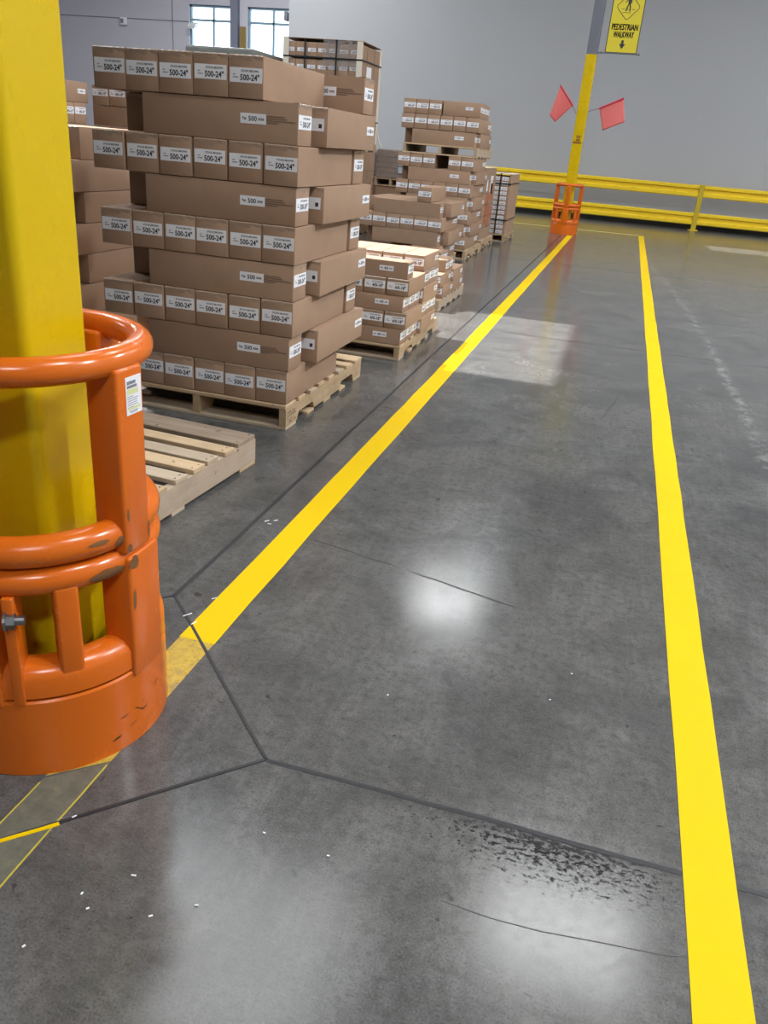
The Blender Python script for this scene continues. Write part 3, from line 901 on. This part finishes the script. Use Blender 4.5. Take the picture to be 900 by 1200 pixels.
def guard(x, y, label, flange, near):
    root = empty('column_guard', label, 'column guard', (x, y, 0))
    R = .275
    # skirt
    m = MB(); m.lathe([(R, .0015), (R, .200), (R - .004, .205), (R - .012, .205), (R - .016, .2), (R - .016, .0015)], 96)
    m.build('base_skirt', ORANGE, root, smooth=35)
    def ring(nm, Rc, z, rad, a0=0, a1=360, squash=1.0):
        m = MB()
        n = 96; pts = []
        prof = [(Rc + rad * math.cos(2 * PI * i / 20), z + rad * squash * math.sin(2 * PI * i / 20)) for i in range(20)]
        m.lathe(prof, n); return m.build(nm, ORANGE, root, smooth=60)
    ring('top_ring', .246, .934, .0290)
    ring('upper_middle_ring', .241, .558, .034)
    ring('lower_middle_ring', .241, .491, .0325)
    m = MB(); m.lathe([(R - .001, .213), (R - .001, .258), (R - .006, .272), (R - .018, .284), (R - .036, .292), (R - .058, .292), (R - .068, .284), (R - .070, .213)], 96)
    m.build('bottom_ring', ORANGE, root, smooth=50)
    # uprights
    def upright(nm, az, w, z0, z1, depth=.078, rf=R + .003, bev=.008):
        m = MB(); M = Matrix.Rotation(math.radians(az), 4, 'Z')
        m.box(rf - depth, rf, -w / 2, w / 2, z0, z1, bev, 3, M)
        return m.build(nm, ORANGE, root, smooth=40)
    A = [0, 90, 180] if near else [0, 90, 180, -90]
    for a in A:
        upright('upper_post', a - (4.5 if near else 0), .086, .513, .925)
        upright('lower_post', a - (.5 if near else 0), .118, .190, .505)
    if near:
        upright('upper_post', -94.5, .086, .513, .925)
        upright('lower_post', -81, .075, .190, .505)
        upright('flange_plate', -66.2, .024, .200, .47, .06, R + .004, .003)
    for a in (-42, 48, 138, -132):
        upright('window_bar', a, .051, .26, .480, .042, R - .004, .008)
    # joining bolts on the split flange
    for bz in (.42,) if near else ():
        ang = math.radians(-60.5)
        cxx, cyy = (R + .003) * math.cos(ang), (R + .003) * math.sin(ang)
        tx, ty = -math.sin(ang), math.cos(ang)
        bo = MB()
        p = Vector((cxx, cyy, bz)) + Vector((math.cos(ang), math.sin(ang), 0)) * .002
        t = Vector((tx, ty, 0))
        bo.tube([p - t * .03, p - t * .014], .017, 6); bo.tube([p - t * .014, p + t * .004], .0105, 12)
        bo.tube([p - t * .036, p - t * .03], .021, 16)
        bo.build('bolt', BOLT, root)
    if near:
        # warning sticker on the upright facing right
        M = Matrix.Rotation(math.radians(-4.5), 4, 'Z')
        m = MB(); m.box(R + .0032, R + .0040, -.016, .034, .825, .905, M=M); st = m.build('sticker', LABEL, root)
        m = MB()
        for (a, b, c, d) in ((-.012, .016, .889, .896), (-.012, .020, .881, .887)): m.box(R + .0041, R + .0043, a, b, c, d, M=M)
        for q in range(6): m.box(R + .0041, R + .0043, -.012, -.012 + (.018, .035, .032, .030, .034, .02)[q], .863 - q * .0045, .8643 - q * .0045, M=M)
        m.box(R + .0041, R + .0043, -.008, .020, .832, .8335, M=M); m.box(R + .0041, R + .0043, -.004, .018, .829, .8303, M=M)
        m.build('lettering', INK_SOFT, st)
        m = MB(); m.box(R + .0041, R + .0043, -.012, .024, .868, .879, M=M); m.box(R + .0041, R + .0043, -.012, .028, .836, .842, M=M)
        m.build('yellow_band', m_paint('sticker_yellow', (.70, .72, .38), .5, .05), st)
        # chipped paint
        def blob(n=14, ry=.01, rz_=.02, j_=.25):
            return [(ry * math.cos(2 * PI * i / n) * random.uniform(1 - j_, 1 + j_), rz_ * math.sin(2 * PI * i / n) * random.uniform(1 - j_, 1 + j_)) for i in range(n)]
        m = MB()
        for (rot, u0, z0, ry, rz_, rf) in ((-4.5, -.030, .605, .0042, .014, R + .0034), (-.5, -.047, .395, .0062, .026, R + .0034), (-.5, -.040, .487, .018, .016, R + .0034), (-4.5, -.030, .528, .008, .010, R + .0034), (-4.5, .038, .545, .003, .02, R + .0034)):
            Mm = Matrix.Rotation(math.radians(rot), 4, 'Z')
            m = MB(); m.poly([Mm @ Vector((rf, u0 + a, z0 + b)) for a, b in blob(16, ry, rz_)])
            m.build('paint_chip', CHIP, root)
        # scrapes that follow the middle rings
        def ringpatch(m, Rc, zc, rad, a0, a1, t0, t1, n=10, k=4):
            V = []
            for i in range(n + 1):
                az = math.radians(a0 + (a1 - a0) * i / n)
                taper = math.sin(PI * min(1, max(0.02, i / n))) ** .6
                row = []
                for jn in range(k + 1):
                    tm = (t0 + t1) / 2; tt = math.radians(tm + (t1 - t0) / 2 * taper * (2 * jn / k - 1) + random.uniform(-3, 3))
                    rr = Rc + (rad + .0008) * math.cos(tt)
                    row.append(m.bm.verts.new((rr * math.cos(az), rr * math.sin(az), zc + (rad + .0008) * math.sin(tt))))
                V.append(row)
            for i in range(n):
                for jn in range(k): m.bm.faces.new((V[i][jn], V[i + 1][jn], V[i + 1][jn + 1], V[i][jn + 1]))
        m = MB()
        m.bm.free()
        for q in ((.558, .034, -31, -21, 2, 20), (.558, .034, -18, -12, -35, 10), (.491, .0325, -32, -12, -40, 12)):
            m = MB(); ringpatch(m, .241, *q); m.build('ring_scrape', CHIP, root)
        def cylpatch(a0, z0, a1, z1, w):
            n = 6; V = []
            for i in range(n + 1):
                t = i / n; az = math.radians(a0 + (a1 - a0) * t); zz = z0 + (z1 - z0) * t + random.uniform(-.001, .001)
                ww = w * (.35 + .65 * math.sin(PI * t))
                V.append((m.bm.verts.new(((R + .0006) * math.cos(az), (R + .0006) * math.sin(az), zz - ww)), m.bm.verts.new(((R + .0006) * math.cos(az), (R + .0006) * math.sin(az), zz + ww))))
            for i in range(n): m.bm.faces.new((V[i][0], V[i + 1][0], V[i + 1][1], V[i][1]))
        for s in ((-22, .093, -17, .095, .0018), (-13, .10, -9, .085, .0018), (-9, .085, -7, .078, .003), (-8, .078, -4, .081, .002), (-17, .055, -12, .062, .0012), (-27, .04, -22, .045, .003), (3, .115, 7, .123, .0022), (14, .12, 15.5, .145, .003), (18, .10, 19, .14, .003), (22, .11, 23, .14, .003), (12, .135, 13, .15, .002), (-8, .10, -6, .105, .001)):
            m = MB(); cylpatch(*s); m.build('scuff_mark', SCUFF, root)

    return root
guard(CX, CY, 'large orange steel guard around the near yellow column at left', True, True)
guard(GX, GY, 'small looking orange guard around the far yellow column', False, False)

# ------------------------------------------------------------------ guard rail along the far wall
RY = 23.07
posts = [-4.75, -1.50, 1.755, 5.0]
for i, px in enumerate(posts):
    root = empty('rail_post', ['yellow rail post hidden behind the stacks at left', 'yellow rail post behind the far yellow column', 'yellow rail post standing right of the walkway', 'yellow rail post outside the right edge'][i], 'post', (px, RY, 0), group='yellow guard rail posts')
    m = MB(); m.box(-.06, .06, 0, .12, .012, 1.085, .008, 2); m.build('upright', m_paint('post_paint', (.56, .41, .02), .35, .1), root)
    m = MB(); m.box(-.12, .12, -.06, .18, .0005, .012); m.build('foot_plate', YELLOW_RAIL, root)
    m = MB(); m.box(-.062, .062, -.002, .122, 1.085, 1.093); m.build('cap', YELLOW_RAIL, root)
def rail_profile(z0, h):
    # ribbed box beam: (y,z) outline, front towards -y
    return [(.10, z0), (.02, z0), (.0, z0 + .02), (.0, z0 + .085), (.055, z0 + .115), (.055, z0 + h - .105), (.0, z0 + h - .075), (.0, z0 + h - .02), (.02, z0 + h), (.10, z0 + h)]
for s in range(3):
    a, b = posts[s] + .063, posts[s + 1] - .063
    w = ['between stacks and far column', 'between far column and the free standing post', 'right of the free standing post'][s]
    for zz, nm in ((.79, 'upper'), (.135, 'lower')):
        m = MB(); m.prism([(RY + .01 + y, z) for y, z in rail_profile(zz, .285)], 0, a + .001, b - .001)
        o = m.build('guard_rail', YELLOW_RAIL); tag(o, f'{nm} yellow ribbed guard rail beam {w}', 'guard rail', 'yellow guard rail beams')
m = MB(); m.box(XCOR, XR, YF - .02, YF - .001, 0, .11); structure(m.build('wall_foot_shadow', DARK))  # dark strip painting the shadow at the wall foot behind the rail

# ------------------------------------------------------------------ flags and sign on the far column
def flag(label, base, tip, hem0, hem1, low1, low0, wave):
    root = empty('flag', label, 'flag', base)
    B = Vector(base)
    m = MB(); m.tube([Vector(base) - B, Vector(hem0) - B, Vector(tip) - B], .008, 8); m.build('rod', new_mat('flag_rod', (.28, .17, .15), .4), root)
    a, b, c, d = [Vector(p) - B for p in (hem0, hem1, low1, low0)]
    m = MB(); n, k = 12, 12; V = []
    for i in range(n + 1):
        row = []
        for q in range(k + 1):
            u, v = i / n, q / k
            p = (a * (1 - u) + b * u) * (1 - v) + (d * (1 - u) + c * u) * v
            p = p + Vector((0, wave * math.sin(u * 5 + v * 2) * v, 0))
            row.append(m.bm.verts.new(p))
        V.append(row)
    for i in range(n):
        for q in range(k): m.bm.faces.new((V[i][q], V[i + 1][q], V[i + 1][q + 1], V[i][q + 1]))
    me = m.mesh('cloth', FLAGRED, 60)
    cl = link('cloth', me, root)
    md = cl.modifiers.new('thick', 'SOLIDIFY'); md.thickness = .003
    m = MB(); m.tube([a, b], .016, 8); m.build('hem', FLAGHEM, root)
    return root
FY = 17.66
flag('red flag pointing left and up from the far yellow column', (-1.255, FY, 2.205), (-1.645, FY - .03, 2.685), (-1.345, FY, 2.345), (-1.632, FY - .03, 2.67), (-1.756, FY - .03, 2.148), (-1.638, FY, 2.037), .02)
flag('red flag pointing right from the far yellow column', (-1.045, FY, 2.262), (-.410, FY, 2.535), (-.838, FY, 2.33), (-.418, FY, 2.528), (-.322, FY - .03, 2.128), (-.706, FY - .03, 1.953), .02)

SG = empty('hanging_sign', 'yellow PEDESTRIAN WALKWAY sign hanging from the far column', 'sign', (-.627, 17.70, 3.27))
m = MB(); m.box(-.292, .288, -.004, .004, .0, 1.10); panel = m.build('panel', SIGNY, SG)
m = MB(); w = .015
for (a, b, c, d) in ((-.292, -.292 + w, 0, 1.10), (.288 - w, .288, 0, 1.10), (-.292, .288, 0, w), (-.292, .288, 1.10 - w, 1.10)): m.box(a, b, -.0055, -.0042, c, d)
m.build('border', INK, panel)
# rounded diamond outline
def rounded_diamond(cz, hw, hh, r_, n=6):
    P = [(0, hh), (hw, 0), (0, -hh), (-hw, 0)]; out = []
    for i in range(4):
        p = Vector(P[i]); a = Vector(P[i - 1]); b = Vector(P[(i + 1) % 4])
        pa = p + (a - p).normalized() * r_; pb = p + (b - p).normalized() * r_
        for q in range(n + 1):
            t = q / n; out.append(((1 - t) ** 2 * pa + 2 * t * (1 - t) * p + t * t * pb))
    return [(v.x, -.0055, cz + v.y) for v in out]
m = MB(); m.tube(rounded_diamond(.745, .215, .215, .05), .0055, 6, closed=True); m.build('diamond', INK, panel)
# walking figure
m = MB()
def limb(pts, r): m.tube([(x, -.0052, z) for x, z in pts], r, 8)
n = 16; m.poly([(.012 + .021 * math.cos(2 * PI * i / n), -.0056, .812 + .023 * math.sin(2 * PI * i / n)) for i in range(n)])
m.poly([(x, -.0056, z) for x, z in ((-.018, .782), (.032, .784), (.040, .74), (.034, .655), (-.014, .655), (-.022, .72))])
def quadlimb(pts, w):
    for (x0, z0), (x1, z1) in zip(pts[:-1], pts[1:]):
        d = Vector((x1 - x0, z1 - z0)); nn = Vector((-d.y, d.x)).normalized() * w / 2
        m.poly([(x0 + nn.x, -.0057, z0 + nn.y), (x0 - nn.x, -.0057, z0 - nn.y), (x1 - nn.x, -.0057, z1 - nn.y), (x1 + nn.x, -.0057, z1 + nn.y)])
quadlimb([(-.012, .775), (-.045, .72), (-.075, .69)], .018); quadlimb([(.03, .775), (.052, .72), (.045, .675)], .018)
quadlimb([(0, .665), (-.022, .61), (-.045, .53)], .026); quadlimb([(.02, .665), (.040, .60), (.034, .53)], .026)
quadlimb([(-.045, .535), (-.028, .528)], .012); quadlimb([(.034, .535), (.056, .530)], .012)
wf = m.build('walking_figure', INK, panel, (0, 0, .225)); wf.scale = (.85, 1, .85)
m = MB()
for z_, a, b in ((.706, -.12, -.06), (.706, -.02, .01), (.706, .06, .125), (.652, -.09, .06)): m.box(a, b, -.0055, -.0043, z_ - .004, z_ + .004)
m.build('crosswalk_lines', INK, panel)
for txt, z_, wd in (('PEDESTRIAN', .376, .47), ('WALKWAY', .256, .375)):
    me = text_mesh(txt, .138, INK, 1.0, .0028, 'LEFT')
    a, b = text_width(me); me2 = me.copy()
    k = wd / (b - a)
    for v in me2.vertices: v.co.x = (v.co.x - (a + b) / 2) * k
    me2 = merged('lettering', [(me2, q * .0024, 0) for q in (-1, 0, 1)], INK)
    me2.transform(RX90)
    link('lettering', me2, panel, (-.002, -.0052, z_))
m = MB(); m.prism([(-.022, .212), (.022, .212), (.022, .15), (.057, .15), (0, .066), (-.057, .15), (-.022, .15)], 1, -.0055, -.0042)
m.build('down_arrow', INK, panel)
m = MB(); m.tube([(-.42, 0, -.004), (.32, 0, -.004)], .011, 8); m.tube([(.32, 0, -.004), (.35, 0, -.004)], .020, 8); m.tube([(-.385, 0, -.004), (-.335, 0, -.004)], .017, 8); m.build('bottom_rod', BOLT, SG)
m = MB(); m.tube([(-.42, 0, 1.104), (.32, 0, 1.104)], .011, 8); m.build('top_rod', BOLT, SG)

# ------------------------------------------------------------------ small things on the window wall
o = empty('wall_lamp', 'white wall lamp beside the left window', 'lamp', (-15.95, YW - .02, 4.66))
m = MB(); m.prism([(-.02, -.02), (-.28, -.06), (-.28, .02), (-.02, .14)], 0, -.14, .14)
m.build('housing', m_paint('lamp_housing', (.62, .62, .64), .4, .04), o)
m = MB(); m.box(-.10, .10, -.26, -.08, -.068, -.052); m.build('lens', LABEL, o)
o = empty('wall_box', 'small white box high on the purplish wall left of the windows', 'box', (-18.80, YW - .013, 4.72))
m = MB(); m.box(-.13, .13, -.09, 0, -.13, .13, .015, 2); m.build('case', m_paint('box_white', (.70, .70, .72), .5, .04), o)
m = MB(); m.box(-.10, .02, -.094, -.0905, -.07, .07); m.build('front_panel', SEAM, o)
o = empty('wall_panel', 'tall amber brown panel on the pier between the windows', 'panel', (-14.08, YW - .004, 3.45))
m = MB(); m.box(-.11, .11, -.06, 0, 0, 1.3, .01, 2); m.build('case', m_paint('amber_panel', (.22, .15, .04), .5, .15), o)
m = MB(); m.box(-.07, .07, -.066, -.0605, .15, .38); m.build('lower_door', DARK, o)
o = empty('wall_camera', 'small dark device mounted on the corner of the grey far wall', 'device', (XCOR - .002, YF + .12, 4.35))  # camera device on the wall corner
m = MB(); m.box(-.16, -.05, -.1, .1, -.10, .12, .02, 2); m.build('body', m_paint('device_grey', (.16, .17, .19), .5, .05), o)
m = MB(); m.box(-.06, .0, -.03, .03, -.03, .04); m.build('bracket', BOLT, o)
# yard pole seen through the left window
o = empty('yard_pole', 'thin pole outside seen through the left window', 'pole', (-16.6, 36.0, 0))
GREYP = m_paint('pole_grey', (.45, .5, .5), .5, .1)
m = MB(); m.tube([(0, 0, 0), (0, 0, 4.55)], .05, 8); m.build('mast', GREYP, o)
m = MB(); m.tube([(-.8, 0, 4.1), (-.2, 0, 4.45), (.3, 0, 4.42)], .03, 8); m.build('arm', GREYP, o)
m = MB(); m.box(-40, 0, YW + .35, 60, -.2, -.05); structure(m.build('ground', m_paint('yard_ground', (.5, .5, .48), .9, .1)))

# ------------------------------------------------------------------ floor litter
m = MB()
spots = [(-1.07, 1.90, .03, .9), (-1.03, 1.865, .022, .8), (-1.12, 2.62, .02, .4), (-1.09, 2.64, .018, .5), (-1.1, 2.60, .014, .5), (-1.04, 2.02, .018, .6),
         (-.70, 1.00, .010, .8), (-.62, .93, .008, .8), (-.55, .98, .007, .3), (-.985, .86, .010, .6), (-.77, .93, .006, .9), (-.74, .905, .006, .8),
         (-.35, 1.18, .006, .3), (-.5, 1.19, .006, .3), (-.38, 1.75, .005, 0), (.05, 1.9, .006, .5), (-.25, 2.2, .005, .2), (-.9, 1.09, .01, .6), (-.80, .80, .006, .9), (.1, 2.05, .005, .1), (-.3, .8, .006, .4), (.3, .95, .005, .4)]
for (x, y, L, a) in spots:
    m.box(-L / 2, L / 2, -.0016, .0016, .0008, .0026, M=Matrix.Translation((x, y, 0)) @ Matrix.Rotation(a + j(.6), 4, 'Z'))
o = m.build('floor_scraps', LABEL)
tag(o, 'tiny white scraps and splinters scattered on the grey concrete floor', 'litter', kind='stuff')

# ------------------------------------------------------------------ light
def area(x, y, z, sx, sy, power, col=(.975, .995, 1)):
    L = bpy.data.lights.new('bay_and_fill_lamp', 'AREA'); L.shape = 'RECTANGLE'; L.size = sx; L.size_y = sy; L.energy = power; L.color = col
    o = bpy.data.objects.new('bay_and_fill_lamp', L); C.objects.link(o); o.location = (x, y, z)
    return o
for x, y, sx, sy, p in ((-2.3, 15.7, 1.5, .26, 160), (.9, 8.0, 2.0, 1.6, 190), (-3.4, 6.3, 3.4, 2.8, 230), (-9.5, 8.0, 1.75, .45, 450), (-9.5, 15.7, 1.75, .45, 450),
                        (7.0, 3.5, 1.75, .45, 900), (7.0, 10.5, 1.75, .45, 900), (7.0, 17.5, 1.75, .45, 500), (3.2, 1.2, 1.75, .45, 380), (-17, 8, 1.75, .45, 420),
                        (-17, 20, 1.75, .45, 600), (-12.5, 25, 1.75, .45, 500), (-9.5, 20.5, 1.75, .45, 420), (2.5, -5.0, 1.75, .45, 520)):  # rear and far-left lamps include fill added for carton fronts and window wall
    area(x, y, 8.0, sx, sy, p)
sun = bpy.data.lights.new('sun', 'SUN'); sun.energy = 15.5; sun.angle = .009; sun.color = (1, .97, .94)
so = bpy.data.objects.new('sun', sun); C.objects.link(so)
dvec = Vector((.5, -.09, -1)).normalized()
so.rotation_euler = dvec.to_track_quat('-Z', 'Y').to_euler()
w = bpy.data.worlds.new('world'); bpy.context.scene.world = w; w.use_nodes = True
bg = w.node_tree.nodes['Background']; bg.inputs[0].default_value = (.80, .92, 1.0, 1); bg.inputs[1].default_value = 6.0

sc = bpy.context.scene
sc.view_settings.view_transform = 'Standard'; sc.view_settings.look = 'None'; sc.view_settings.gamma = 1
sc.view_settings.use_curve_mapping = False
sc.view_settings.exposure = -0.4
sc.cycles.use_denoising = True
sc.cycles.max_bounces = 8
sc.cycles.sample_clamp_indirect = 6
